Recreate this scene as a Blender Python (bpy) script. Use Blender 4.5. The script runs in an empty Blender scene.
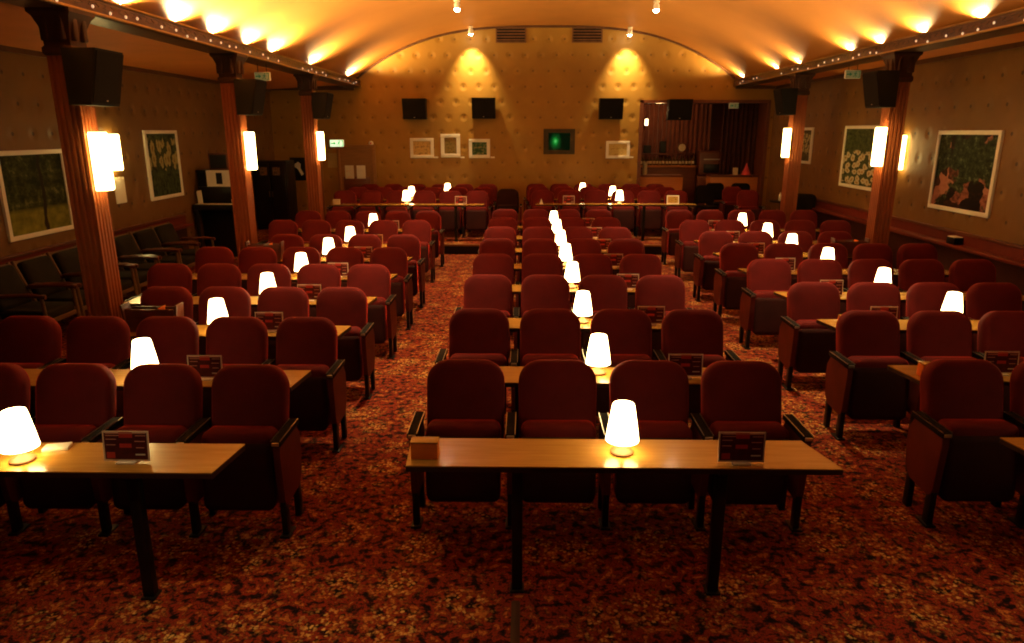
import bpy, bmesh, math, random
from mathutils import Matrix, Vector, Euler
random.seed(7)
PI = math.pi
sc = bpy.context.scene
C = sc.collection

# ------------------------------------------------------------------ materials
def mat(name):
    m = bpy.data.materials.new(name); m.use_nodes = True
    nt = m.node_tree; nt.nodes.clear()
    out = nt.nodes.new('ShaderNodeOutputMaterial')
    b = nt.nodes.new('ShaderNodeBsdfPrincipled')
    nt.links.new(b.outputs[0], out.inputs[0])
    return m, nt, b
def nd(nt, t, **kw):
    n = nt.nodes.new(t)
    for k, v in kw.items(): setattr(n, k, v)
    return n
def setin(n, **kw):
    for k, v in kw.items(): n.inputs[k.replace('_', ' ')].default_value = v
def rgb(c): return (c[0], c[1], c[2], 1.0)
def ramp(nt, fac, stops, interp='LINEAR'):
    r = nd(nt, 'ShaderNodeValToRGB'); r.color_ramp.interpolation = interp
    e = r.color_ramp.elements
    while len(e) > 1: e.remove(e[-1])
    e[0].position = stops[0][0]; e[0].color = rgb(stops[0][1])
    for p, c in stops[1:]:
        x = e.new(p); x.color = rgb(c)
    if fac is not None: nt.links.new(fac, r.inputs[0])
    return r
def math_n(nt, op, a, b=None, c=None):
    n = nd(nt, 'ShaderNodeMath', operation=op)
    for i, v in enumerate((a, b, c)):
        if v is None: continue
        if isinstance(v, (int, float)): n.inputs[i].default_value = v
        else: nt.links.new(v, n.inputs[i])
    return n.outputs[0]
def mixc(nt, fac, a, b):
    n = nd(nt, 'ShaderNodeMix', data_type='RGBA')
    if isinstance(fac, (int, float)): n.inputs[0].default_value = fac
    else: nt.links.new(fac, n.inputs[0])
    for i, v in ((6, a), (7, b)):
        if isinstance(v, tuple): n.inputs[i].default_value = rgb(v)
        else: nt.links.new(v, n.inputs[i])
    return n.outputs[2]
def objco(nt): return nd(nt, 'ShaderNodeTexCoord').outputs['Object']
def genco(nt): return nd(nt, 'ShaderNodeTexCoord').outputs['Generated']
def noise(nt, co, scale, detail=3, rough=.5, out='Fac'):
    n = nd(nt, 'ShaderNodeTexNoise'); setin(n, Scale=scale, Detail=detail, Roughness=rough)
    nt.links.new(co, n.inputs['Vector']); return n.outputs[out]
def bump(nt, b, h, strength=.3, dist=.02):
    n = nd(nt, 'ShaderNodeBump'); setin(n, Strength=strength, Distance=dist)
    nt.links.new(h, n.inputs['Height']); nt.links.new(n.outputs[0], b.inputs['Normal'])

def plain(name, col, rough=.6, metal=0, var=.25, scale=6, sheen=0, sheen_tint=None, bmp=0, coat=0, spec=.3):
    m, nt, b = mat(name)
    f = noise(nt, objco(nt), scale, 4)
    d = tuple(c * (1 - var) for c in col); l = tuple(min(1, c * (1 + var)) for c in col)
    r = ramp(nt, f, [(.3, d), (.7, l)])
    nt.links.new(r.outputs[0], b.inputs['Base Color'])
    b.inputs['Roughness'].default_value = rough; b.inputs['Metallic'].default_value = metal
    b.inputs['Specular IOR Level'].default_value = spec
    if sheen:
        b.inputs['Sheen Weight'].default_value = sheen
        b.inputs['Sheen Roughness'].default_value = .3
        b.inputs['Sheen Tint'].default_value = rgb(sheen_tint or col)
    if coat: b.inputs['Coat Weight'].default_value = coat
    if bmp: bump(nt, b, noise(nt, objco(nt), scale * 12, 3), bmp, .004)
    return m
def emit(name, col, strength, base=(.8, .7, .5)):
    m, nt, b = mat(name)
    b.inputs['Base Color'].default_value = rgb(base)
    b.inputs['Emission Color'].default_value = rgb(col); b.inputs['Emission Strength'].default_value = strength
    b.inputs['Roughness'].default_value = .6
    return m

def wood(name, a, bcol, rough, axis=(1, 14, 14), coat=0):
    m, nt, b = mat(name)
    mp = nd(nt, 'ShaderNodeMapping'); mp.inputs['Scale'].default_value = axis
    nt.links.new(objco(nt), mp.inputs[0])
    f = noise(nt, mp.outputs[0], 3.0, 6, .6)
    r = ramp(nt, f, [(.3, a), (.7, bcol)])
    nt.links.new(r.outputs[0], b.inputs['Base Color'])
    b.inputs['Roughness'].default_value = rough; b.inputs['Coat Weight'].default_value = coat
    b.inputs['Coat Roughness'].default_value = .12
    return m

def tufted(name, axis, base, light, dark):
    """Buttoned padding: staggered dimples .36 m apart, rows .345 m apart."""
    m, nt, b = mat(name)
    sx = nd(nt, 'ShaderNodeSeparateXYZ'); nt.links.new(objco(nt), sx.inputs[0])
    u = sx.outputs[axis]; v = sx.outputs[2]
    vz = math_n(nt, 'DIVIDE', v, .345)
    row = math_n(nt, 'FLOOR', vz)
    odd = math_n(nt, 'MULTIPLY', math_n(nt, 'MODULO', math_n(nt, 'ADD', row, 40.0), 2.0), .5)
    ux = math_n(nt, 'ADD', math_n(nt, 'DIVIDE', math_n(nt, 'ADD', u, 36.0), .36), odd)
    dx = math_n(nt, 'MULTIPLY', math_n(nt, 'SUBTRACT', math_n(nt, 'FRACT', ux), .5), .36)
    dz = math_n(nt, 'MULTIPLY', math_n(nt, 'SUBTRACT', math_n(nt, 'FRACT', vz), .5), .345)
    d = math_n(nt, 'SQRT', math_n(nt, 'ADD', math_n(nt, 'MULTIPLY', dx, dx), math_n(nt, 'MULTIPLY', dz, dz)))
    h = nd(nt, 'ShaderNodeMapRange', interpolation_type='SMOOTHSTEP'); setin(h, From_Min=0.0, From_Max=.11)
    nt.links.new(d, h.inputs[0])
    n2 = noise(nt, objco(nt), 1.6, 4)
    wr = noise(nt, objco(nt), 9, 3)
    hh = math_n(nt, 'ADD', h.outputs[0], math_n(nt, 'MULTIPLY', wr, .25))
    bump(nt, b, hh, .45, .035)
    c = ramp(nt, n2, [(.3, base), (.7, light)]).outputs[0]
    but = nd(nt, 'ShaderNodeMapRange'); setin(but, From_Min=.018, From_Max=.03); nt.links.new(d, but.inputs[0])
    nt.links.new(mixc(nt, but.outputs[0], dark, c), b.inputs['Base Color'])
    b.inputs['Roughness'].default_value = .58
    b.inputs['Specular IOR Level'].default_value = .45
    return m

def carpet():
    m, nt, b = mat('patterned_carpet')
    co = objco(nt)
    warp = nd(nt, 'ShaderNodeVectorMath', operation='MULTIPLY_ADD')
    nz = noise(nt, co, 5, 3, out='Color')
    nt.links.new(nz, warp.inputs[0]); warp.inputs[1].default_value = (.12, .12, 0); nt.links.new(co, warp.inputs[2])
    w = warp.outputs[0]
    f = noise(nt, w, 18, 4, .62)
    c = ramp(nt, f, [(.38, (.006, .003, .002)), (.45, (.05, .008, .004)), (.52, (.27, .030, .010)), (.57, (.09, .012, .006)), (.64, (.50, .16, .03)), (.74, (.14, .03, .008))]).outputs[0]
    v = nd(nt, 'ShaderNodeTexVoronoi', feature='F1'); setin(v, Scale=3.1, Randomness=.55); nt.links.new(w, v.inputs['Vector'])
    blob = nd(nt, 'ShaderNodeMapRange'); setin(blob, From_Min=.55, From_Max=.30); nt.links.new(v.outputs['Distance'], blob.inputs[0])
    wp = nd(nt, 'ShaderNodeVectorMath', operation='MULTIPLY_ADD'); nt.links.new(noise(nt, co, 45, 2, out='Color'), wp.inputs[0]); wp.inputs[1].default_value = (.035, .035, 0); nt.links.new(co, wp.inputs[2]); w2 = wp.outputs[0]
    s = nd(nt, 'ShaderNodeTexVoronoi', feature='F1'); setin(s, Scale=46, Randomness=1); nt.links.new(w2, s.inputs['Vector'])
    sp = nd(nt, 'ShaderNodeMapRange'); setin(sp, From_Min=.55, From_Max=.30); nt.links.new(s.outputs['Distance'], sp.inputs[0])
    tone = nd(nt, 'ShaderNodeSeparateColor'); nt.links.new(s.outputs['Color'], tone.inputs[0])
    spc = ramp(nt, tone.outputs[0], [(0, (.20, .05, .01)), (.3, (.50, .18, .03)), (.7, (.78, .50, .14)), (1, (.12, .03, .01))]).outputs[0]
    mask = math_n(nt, 'MULTIPLY', math_n(nt, 'MULTIPLY', blob.outputs[0], sp.outputs[0]), .85)
    c2 = mixc(nt, mask, c, spc)
    dk = noise(nt, co, 30, 2)
    dkm = nd(nt, 'ShaderNodeMapRange'); setin(dkm, From_Min=.56, From_Max=.66); nt.links.new(dk, dkm.inputs[0])
    c3 = mixc(nt, math_n(nt, 'MULTIPLY', dkm.outputs[0], .55), c2, (.012, .006, .004))
    nt.links.new(c3, b.inputs['Base Color'])
    b.inputs['Roughness'].default_value = .95
    b.inputs['Specular IOR Level'].default_value = .15
    bump(nt, b, noise(nt, co, 160, 2), .4, .006)
    return m

M = {}
M['velvet'] = plain('red_velvet', (.110, .0048, .0045), .85, sheen=.5, sheen_tint=(1, .05, .025), bmp=.25, var=.18, spec=.25)
M['pan'] = plain('dark_maroon_seat_shell', (.035, .005, .0035), .75, var=.2, bmp=.15, spec=.2)
M['panel'] = plain('maroon_panel_vinyl', (.11, .014, .009), .55, var=.15)
M['black'] = plain('black_painted_metal', (.006, .006, .006), .4, var=.3)
M['arm'] = plain('black_armrest_plastic', (.008, .006, .005), .8, spec=.12)
M['chrome'] = plain('chrome', (.55, .5, .42), .3, metal=1, var=.05)
M['dark_velvet'] = plain('dark_brown_upholstery', (.022, .006, .004), .9, spec=.15, sheen=.2, sheen_tint=(.6, .2, .1))
M['black_cloth'] = plain('black_upholstery', (.008, .006, .005), .9, spec=.15)
M['table'] = wood('varnished_beech', (.40, .20, .035), (.52, .28, .055), .27, coat=.5)
M['table_edge'] = plain('dark_table_edge', (.04, .015, .008), .5)
M['lampbase'] = wood('turned_lamp_wood', (.17, .075, .028), (.24, .11, .045), .45, axis=(6, 6, 1))
M['shade'] = emit('lit_lamp_shade', (1, .74, .32), 10.5)
M['bulb'] = emit('lit_bulb', (1, .78, .4), 6.0)
M['cove_bulb'] = emit('lit_cove_bulb', (1, .8, .5), 25.0)
M['sconce'] = emit('lit_sconce_shade', (1, .73, .24), 13.0)
M['spotlens'] = emit('lit_spot_lens', (1, .85, .6), 60.0)
M['fairy'] = emit('fairy_bulb', (1, .66, .4), .6)
M['block'] = wood('orange_wood', (.88, .20, .012), (.97, .25, .016), .75)
M['paper'] = plain('cream_paper', (.85, .80, .66), .8, var=.05)
M['white_frame'] = plain('cream_white_frame', (.86, .82, .68), .5, var=.05)
M['grille'] = plain('black_speaker_grille', (.007, .006, .005), .9, spec=.2, var=.4, scale=60, bmp=.4)
M['cabinet_black'] = plain('black_speaker_cabinet', (.004, .0035, .0035), .6, spec=.25)
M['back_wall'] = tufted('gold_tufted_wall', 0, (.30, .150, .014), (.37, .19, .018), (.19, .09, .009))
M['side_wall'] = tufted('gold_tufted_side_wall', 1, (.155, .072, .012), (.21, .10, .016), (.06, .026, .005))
M['vault'] = plain('ochre_vault_paint', (.52, .22, .042), .62, var=.05, scale=1.5, bmp=.05)
M['soffit'] = plain('terracotta_soffit_paint', (.75, .26, .05), .7, var=.06, scale=2)
M['pillar'] = plain('red_brown_pillar_paint', (.30, .085, .03), .45, var=.12, scale=4)
M['capital'] = plain('dark_capital_paint', (.055, .022, .011), .5, var=.2)
M['beam'] = plain('dark_beam_paint', (.10, .045, .022), .3, var=.25, scale=10)
M['brass'] = plain('aged_brass', (.42, .26, .09), .35, metal=.9, var=.2)
M['dado'] = plain('red_dado_paint', (.15, .022, .010), .5, var=.12)
M['dado_dark'] = plain('dark_dado_panel', (.05, .012, .007), .6, var=.2)
M['wood_dark'] = wood('dark_red_wood', (.10, .025, .010), (.17, .045, .016), .4)
M['wood_orange'] = wood('orange_brown_panel', (.50, .18, .035), (.60, .23, .05), .45)
M['wood_tan'] = wood('tan_chair_wood', (.11, .06, .02), (.16, .09, .03), .5)
M['wood_arm'] = wood('red_brown_arm_wood', (.08, .018, .008), (.12, .03, .012), .35, coat=.3)
M['olive'] = plain('dark_olive_cushion', (.009, .007, .003), .85, var=.3, bmp=.2)
M['carpet'] = carpet()
M['door_wood'] = wood('brown_door_wood', (.22, .10, .018), (.30, .135, .026), .5)
M['ebony'] = plain('black_lacquer', (.010, .007, .006), .35)
M['green_sign'] = emit('green_sign_print', (.02, .35, .08), 1.0, (.02, .3, .1))
M['sign_face'] = emit('pale_lit_sign', (.62, .80, .45), 1.4, (.7, .8, .6))
M['sign_dim'] = emit('dim_pale_sign', (.55, .62, .35), .04, (.30, .34, .18))
M['sign_dim_green'] = emit('dim_green_print', (.02, .16, .05), .25, (.01, .10, .03))
def glow_pane():
    m, nt, b = mat('green_lit_pane')
    b.inputs['Base Color'].default_value = (.004, .006, .004, 1); b.inputs['Roughness'].default_value = .12
    d = nd(nt, 'ShaderNodeVectorMath', operation='DISTANCE'); sv = nd(nt, 'ShaderNodeVectorMath', operation='MULTIPLY')
    sv.inputs[1].default_value = (1.5, 0, 1); nt.links.new(objco(nt), sv.inputs[0]); nt.links.new(sv.outputs[0], d.inputs[0]); d.inputs[1].default_value = (-.13, 0, 0)
    q = math_n(nt, 'ADD', d.outputs['Value'], math_n(nt, 'MULTIPLY', math_n(nt, 'SUBTRACT', noise(nt, objco(nt), 9, 3), .5), .12))
    r = ramp(nt, q, [(.01, (.10, .55, .12)), (.05, (.01, .28, .03)), (.12, (.002, .06, .008)), (.22, (0, .005, .001))])
    nt.links.new(r.outputs[0], b.inputs['Emission Color']); b.inputs['Emission Strength'].default_value = .8
    return m
M['glass_green'] = glow_pane()
M['window_frame'] = plain('dark_olive_window_frame', (.045, .030, .008), .5)
M['glass_dark'] = plain('dark_glass', (.006, .010, .007), .08)
M['pink'] = plain('pink_paper', (.75, .10, .12), .7)
M['ivory'] = plain('ivory_keys', (.7, .62, .45), .3, var=.03)
M['bottle'] = plain('dark_bottle_glass', (.10, .055, .015), .1, var=.4)
M['label'] = plain('bottle_label', (.6, .5, .3), .6)
M['menu_dark'] = plain('menu_dark_red_print', (.10, .010, .010), .5, var=.35, scale=30)
M['menu_red'] = plain('menu_red_print', (.62, .05, .04), .5, var=.2)
M['menu_line'] = plain('menu_pale_print', (.75, .34, .26), .5)
M['menu_white'] = plain('menu_white_print', (.9, .8, .7), .5)
M['menu_edge'] = plain('clear_menu_edge', (.92, .78, .62), .4, var=.05)
M['vent_dark'] = plain('vent_shadow', (.02, .009, .004), .8)
M['vent'] = plain('vent_slat', (.16, .07, .025), .5)

def curtain_mat():
    m, nt, b = mat('brown_drape')
    r = ramp(nt, noise(nt, objco(nt), 5, 4), [(.3, (.16, .035, .014)), (.7, (.22, .055, .02))])
    nt.links.new(r.outputs[0], b.inputs['Base Color']); b.inputs['Roughness'].default_value = .85
    b.inputs['Sheen Weight'].default_value = .3
    return m
M['drape'] = curtain_mat()

def picture(name, build):
    m, nt, b = mat(name)
    g = genco(nt)
    nt.links.new(build(nt, g), b.inputs['Base Color'])
    b.inputs['Roughness'].default_value = .6; b.inputs['Specular IOR Level'].default_value = .1
    return m
def pic_trees(horiz):
    def f(nt, g):
        s = nd(nt, 'ShaderNodeSeparateXYZ'); nt.links.new(g, s.inputs[0])
        leaves = ramp(nt, noise(nt, g, 7, 7, .72), [(.42, (.012, .018, .004)), (.56, (.05, .062, .014)), (.70, (.24, .24, .08))]).outputs[0]
        gr = ramp(nt, noise(nt, g, 8, 4), [(.3, (.12, .12, .015)), (.7, (.26, .25, .035))]).outputs[0]
        e = nd(nt, 'ShaderNodeMapRange'); setin(e, From_Min=.27, From_Max=.33); nt.links.new(s.outputs[2], e.inputs[0])
        tr = nd(nt, 'ShaderNodeMapRange'); setin(tr, From_Min=.02, From_Max=.035)
        bend = math_n(nt, 'MULTIPLY', math_n(nt, 'SUBTRACT', noise(nt, g, 3, 2), .5), .12)
        nt.links.new(math_n(nt, 'ABSOLUTE', math_n(nt, 'ADD', math_n(nt, 'SUBTRACT', s.outputs[horiz], .60), bend)), tr.inputs[0])
        c = mixc(nt, e.outputs[0], gr, leaves)
        return mixc(nt, tr.outputs[0], (.02, .014, .006), c)
    return f
def pic_flowers(scale, petal, heart, lo, hi, bg0, bg1, stretch=1):
    def f(nt, g0):
        mp = nd(nt, 'ShaderNodeMapping'); mp.inputs['Scale'].default_value = (1, 1, stretch); nt.links.new(g0, mp.inputs[0])
        wv = nd(nt, 'ShaderNodeVectorMath', operation='MULTIPLY_ADD'); nt.links.new(noise(nt, g0, 9, 3, out='Color'), wv.inputs[0]); wv.inputs[1].default_value = (.10, 0, .10); nt.links.new(mp.outputs[0], wv.inputs[2])
        g = wv.outputs[0]
        s = nd(nt, 'ShaderNodeSeparateXYZ'); nt.links.new(g0, s.inputs[0])
        sg = nd(nt, 'ShaderNodeSeparateXYZ'); nt.links.new(g, sg.inputs[0]); cg = nd(nt, 'ShaderNodeCombineXYZ'); nt.links.new(sg.outputs[0], cg.inputs[0]); nt.links.new(sg.outputs[2], cg.inputs[1])
        v = nd(nt, 'ShaderNodeTexVoronoi', feature='F1', voronoi_dimensions='2D'); setin(v, Scale=scale, Randomness=.8); nt.links.new(cg.outputs[0], v.inputs['Vector'])
        wob = math_n(nt, 'ADD', v.outputs['Distance'], math_n(nt, 'MULTIPLY', math_n(nt, 'SUBTRACT', noise(nt, g, 40, 2), .5), .35))
        c = ramp(nt, wob, [(0, heart), (.13, heart), (.17, petal), (.38, petal), (.46, bg0)]).outputs[0]
        bg = ramp(nt, noise(nt, g, 14, 5, .65), [(.35, bg0), (.7, bg1)]).outputs[0]
        m1 = nd(nt, 'ShaderNodeMapRange'); setin(m1, From_Min=.40, From_Max=.48); nt.links.new(wob, m1.inputs[0])
        fl = mixc(nt, m1.outputs[0], c, bg)
        z = math_n(nt, 'ADD', s.outputs[2], math_n(nt, 'MULTIPLY', math_n(nt, 'SUBTRACT', noise(nt, g, 5, 2), .5), .3))
        a = nd(nt, 'ShaderNodeMapRange'); setin(a, From_Min=lo, From_Max=lo + .03); nt.links.new(z, a.inputs[0])
        b2 = nd(nt, 'ShaderNodeMapRange'); setin(b2, From_Min=hi, From_Max=hi - .03); nt.links.new(z, b2.inputs[0])
        return mixc(nt, math_n(nt, 'MULTIPLY', a.outputs[0], b2.outputs[0]), bg, fl)
    return f
def pic_rocks(nt, g):
    s = nd(nt, 'ShaderNodeSeparateXYZ'); nt.links.new(g, s.inputs[0])
    lv = ramp(nt, noise(nt, g, 13, 6, .7), [(.38, (.006, .008, .004)), (.56, (.035, .05, .018)), (.7, (.18, .22, .12))]).outputs[0]
    wv = nd(nt, 'ShaderNodeVectorMath', operation='MULTIPLY_ADD'); nt.links.new(noise(nt, g, 5, 3, out='Color'), wv.inputs[0]); wv.inputs[1].default_value = (.18, 0, .18); nt.links.new(g, wv.inputs[2])
    v = nd(nt, 'ShaderNodeTexVoronoi', feature='F1'); setin(v, Scale=5.0); nt.links.new(wv.outputs[0], v.inputs['Vector'])
    sc_ = nd(nt, 'ShaderNodeSeparateColor'); nt.links.new(v.outputs['Color'], sc_.inputs[0])
    tone = math_n(nt, 'ADD', sc_.outputs[0], math_n(nt, 'MULTIPLY', math_n(nt, 'SUBTRACT', noise(nt, g, 16, 4), .5), .5))
    rk = ramp(nt, tone, [(.15, (.012, .006, .005)), (.40, (.07, .02, .012)), (.55, (.30, .11, .07)), (.8, (.46, .20, .13))]).outputs[0]
    k = math_n(nt, 'ADD', noise(nt, g, 2.6, 3), math_n(nt, 'MULTIPLY', s.outputs[2], -.22))
    e = nd(nt, 'ShaderNodeMapRange'); setin(e, From_Min=.40, From_Max=.43); nt.links.new(k, e.inputs[0])
    return mixc(nt, e.outputs[0], lv, rk)
def pic_land(a, b_, c_):
    def f(nt, g):
        return ramp(nt, noise(nt, g, 4.5, 5, .6), [(.32, a), (.5, b_), (.68, c_)]).outputs[0]
    return f

# ------------------------------------------------------------------ mesh building
class MB:
    def __init__(s): s.bm = bmesh.new(); s.mats = []; s.cur = 0
    def m(s, material):
        if material not in s.mats: s.mats.append(material)
        s.cur = s.mats.index(material); return s
    def _tag(s, faces):
        for f in faces: f.material_index = s.cur
    def box(s, x0, x1, y0, y1, z0, z1, bev=0, mtx=None, seg=2):
        r = bmesh.ops.create_cube(s.bm, size=1)
        vs = r['verts']
        bmesh.ops.scale(s.bm, vec=(x1 - x0, y1 - y0, z1 - z0), verts=vs)
        bmesh.ops.translate(s.bm, vec=((x0 + x1) / 2, (y0 + y1) / 2, (z0 + z1) / 2), verts=vs)
        es = list({e for v in vs for e in v.link_edges})
        fs = list({f for v in vs for f in v.link_faces})
        if bev:
            rr = bmesh.ops.bevel(s.bm, geom=es, offset=bev, segments=seg, affect='EDGES', profile=.5)
            fs = [f for f in s.bm.faces if f.is_valid and f in set(rr['faces']) or f in set(fs)]
            vs = list({v for f in rr['faces'] for v in f.verts} | {v for f in fs if f.is_valid for v in f.verts})
        fs = list({f for v in vs for f in v.link_faces})
        s._tag(fs)
        if mtx is not None: bmesh.ops.transform(s.bm, matrix=mtx, verts=vs)
        return s
    def ring_loft(s, rings, cap0=True, cap1=True, closed=True, mtx=None):
        L = []; bm = s.bm
        for r in rings: L.append([bm.verts.new(p) for p in r])
        fs = []; n = len(L[0])
        for a, b in zip(L, L[1:]):
            for i in range(n if closed else n - 1):
                j = (i + 1) % n
                fs.append(bm.faces.new((a[i], a[j], b[j], b[i])))
        if cap0: fs.append(bm.faces.new(list(reversed(L[0]))))
        if cap1: fs.append(bm.faces.new(L[-1]))
        s._tag(fs)
        if mtx is not None: bmesh.ops.transform(bm, matrix=mtx, verts=[v for r in L for v in r])
        return s
    def lathe(s, prof, n=20, at=(0, 0, 0), cap0=True, cap1=True, mtx=None):
        rings = [[(r * math.cos(2 * PI * i / n) + at[0], r * math.sin(2 * PI * i / n) + at[1], z + at[2]) for i in range(n)] for r, z in prof]
        return s.ring_loft(rings, cap0, cap1, True, mtx)
    def tube(s, pts, r, n=8, cap=True):
        pts = [Vector(p) for p in pts]; rings = []
        for i, p in enumerate(pts):
            d = (pts[min(i + 1, len(pts) - 1)] - pts[max(i - 1, 0)]).normalized()
            up = Vector((0, 0, 1)) if abs(d.z) < .9 else Vector((0, 1, 0))
            a = d.cross(up).normalized(); b = a.cross(d)
            rings.append([tuple(p + a * r * math.cos(2 * PI * k / n) + b * r * math.sin(2 * PI * k / n)) for k in range(n)])
        return s.ring_loft(rings, cap, cap)
    def prism(s, poly, axis, a, b):
        """poly: 2-D points; extruded along axis 'x'|'y'|'z' from a to b."""
        def P(p, t):
            return {'x': (t, p[0], p[1]), 'y': (p[0], t, p[1]), 'z': (p[0], p[1], t)}[axis]
        return s.ring_loft([[P(p, a) for p in poly], [P(p, b) for p in poly]])
    def pillow(s, w, h, rings, rt, rb, taper=0, mtx=None, n=6, crown=0):
        """rounded-rectangle slab in XZ (z 0..h), lofted through (inset, y) rings."""
        out = []
        for d, y in rings:
            ring = []
            for (cx, cz, a0, r) in ((w / 2, h, 0, rt), (-w / 2, h, 90, rt), (-w / 2, 0, 180, rb), (w / 2, 0, 270, rb)):
                rr = max(r - d, .004); sx = 1 if cx > 0 else -1; sz = 1 if cz > 0 else -1
                ox, oz = cx - sx * (d + rr), cz - sz * (d + rr)
                for k in range(n + 1):
                    t = math.radians(a0 + 90 * k / n)
                    x, z = ox + rr * math.cos(t), oz + rr * math.sin(t)
                    ring.append((x * (1 - taper * (1 - z / h)), y, z + crown * (z / h) * (1 - (2 * x / w) ** 2)))
            out.append(ring)
        return s.ring_loft(out, mtx=mtx)
    def obj(s, name, parent=None, smooth=40):
        bmesh.ops.recalc_face_normals(s.bm, faces=s.bm.faces)
        me = bpy.data.meshes.new(name); s.bm.to_mesh(me); s.bm.free()
        for m_ in s.mats: me.materials.append(m_)
        for p in me.polygons: p.use_smooth = True
        me.set_sharp_from_angle(angle=math.radians(smooth))
        o = bpy.data.objects.new(name, me); C.objects.link(o)
        if parent: o.parent = parent
        return o
def mb(material): return MB().m(material)

def tag(o, label=None, cat=None, group=None, kind=None):
    if label: o['label'] = label
    if cat: o['category'] = cat
    if group: o['group'] = group
    if kind: o['kind'] = kind
    return o
def thing(name, label, cat, loc=(0, 0, 0), rz=0, group=None):
    o = bpy.data.objects.new(name, None); C.objects.link(o)
    o.empty_display_size = .1
    o.location = loc; o.rotation_euler = (0, 0, rz)
    return tag(o, label, cat, group)
def dup(root, loc, rz=0, label=None, group=None, scale=None):
    r = root.copy(); C.objects.link(r); r.location = loc; r.rotation_euler = (0, 0, rz)
    if scale: r.scale = scale
    tag(r, label, None, group)
    for ch in list(root.children):
        c = ch.copy(); C.objects.link(c); c.parent = r
        for g in list(ch.children):
            d = g.copy(); C.objects.link(d); d.parent = c
    return r
def struct(o): o['kind'] = 'structure'; return o
ORD = ['first', 'second', 'third', 'fourth', 'fifth', 'sixth', 'seventh', 'eighth', 'ninth', 'tenth', 'eleventh', 'twelfth', 'thirteenth', 'fourteenth', 'fifteenth', 'sixteenth', 'seventeenth']

# ------------------------------------------------------------------ dimensions
XL, XR, YB, Y0 = -6.0, 5.8, 17.3, -1.2
PXL, PXR = -3.99, 4.97                       # pillar axes
XC, HALF = .45, 4.55                       # vault axis and half span
ZS, RISE = 3.34, 1.26                      # vault springing and rise
PF = 13.42                                 # platform edge
PH = .17
def vault_z(x):
    u = min(1, abs(x - XC) / HALF); return ZS + RISE * (1 - u ** 3)

# ------------------------------------------------------------------ room
o = mb(M['carpet']).box(XL - .1, XR + .1, Y0, PF + .3, -.1, 0).obj('floor'); struct(o)
b = mb(M['carpet']).box(XL, XR, PF, 19.6, PH - .01, PH)
b.m(M['black']).box(XL, XR, PF, 19.6, -.05, PH - .01)
b.m(M['brass']).box(XL + .3, XR - .2, PF - .02, PF + .05, PH - .015, PH + .012)
struct(b.obj('floor_platform'))
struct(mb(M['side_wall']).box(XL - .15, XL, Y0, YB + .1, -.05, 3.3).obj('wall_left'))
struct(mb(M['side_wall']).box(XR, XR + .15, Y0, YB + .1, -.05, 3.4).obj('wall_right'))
# vaulted ceiling
NS = 72
xs = [XC - HALF + 2 * HALF * i / NS for i in range(NS + 1)]
b = mb(M['vault'])
ys = [Y0 + (YB - Y0 + .05) * j / 6 for j in range(7)]
b.ring_loft([[(x, y, vault_z(x)) for x in xs] for y in ys], False, False, False)
o = b.obj('ceiling', smooth=60); struct(o)
struct(mb(M['soffit']).prism([(XL, 3.22), (PXL - .05, 3.33), (PXL - .05, 3.42), (XL, 3.30)], 'y', Y0, YB).obj('ceiling_left'))
struct(mb(M['soffit']).prism([(XR, 3.28), (PXR + .05, 3.33), (PXR + .05, 3.42), (XR, 3.36)], 'y', Y0, YB).obj('ceiling_right'))
# back wall with the bar opening
AX0, AX1, AZ = 2.74, 5.66, 2.91
DX0, DX1, DZ = -4.42, -3.66, 1.92
edges = sorted(set([XL, AX0, AX1, XR, PXL - .1, PXR + .1] + [x for x in xs if XL < x < XR]))
b = mb(M['back_wall'])
for a, c in zip(edges, edges[1:]):
    mid = (a + c) / 2
    zt = lambda x: 3.36 if (x < XC - HALF or x > XC + HALF) else vault_z(x)
    zl = AZ if AX0 < mid < AX1 else 0
    b.prism([(a, zl), (c, zl), (c, zt(c) + .02), (a, zt(a) + .02)], 'y', YB, YB + .18)
bmesh.ops.remove_doubles(b.bm, verts=b.bm.verts, dist=1e-4)
struct(b.obj('wall_back'))
# dark cornice line along the arch
pts = [(x, YB - .02, vault_z(x) - .015) for x in xs]
struct(mb(M['beam']).tube(pts, .035, 6).obj('trim_1'))
struct(mb(M['beam']).box(XL, PXL, YB - .05, YB, 3.20, 3.30).obj('trim_2'))
struct(mb(M['beam']).box(PXR - .1, XR, YB - .05, YB, 3.22, 3.36).obj('trim_3'))
struct(mb(M['beam']).box(XL, XL + .03, Y0, YB, 3.16, 3.23).obj('trim_4'))
struct(mb(M['beam']).box(XR - .03, XR, Y0, YB, 3.22, 3.30).obj('trim_5'))
# dado, rail and padded ledge
def dado(name, side, zr, zl):
    x = XL if side < 0 else XR
    s = -side
    yr = (Y0, 12.4) if side < 0 else (Y0, 15.6)
    def bx(b, d0, d1, z0, z1, bev=0):
        a, c = sorted((x + s * d0, x + s * d1)); b.box(a, c, yr[0], yr[1], z0, z1, bev)
    b = mb(M['dado_dark']); bx(b, 0, .025, 0, zl)
    b.m(M['dado']); bx(b, 0, .03, zl, zr)
    bx(b, 0, .17, zl - .05, zl, .015)
    b.m(M['wood_dark']); bx(b, 0, .055, zr - .012, zr + .022, .008)
    struct(b.obj(name))
dado('baseboard_left', -1, .86, .71)
dado('baseboard_right', 1, .97, .83)

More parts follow.
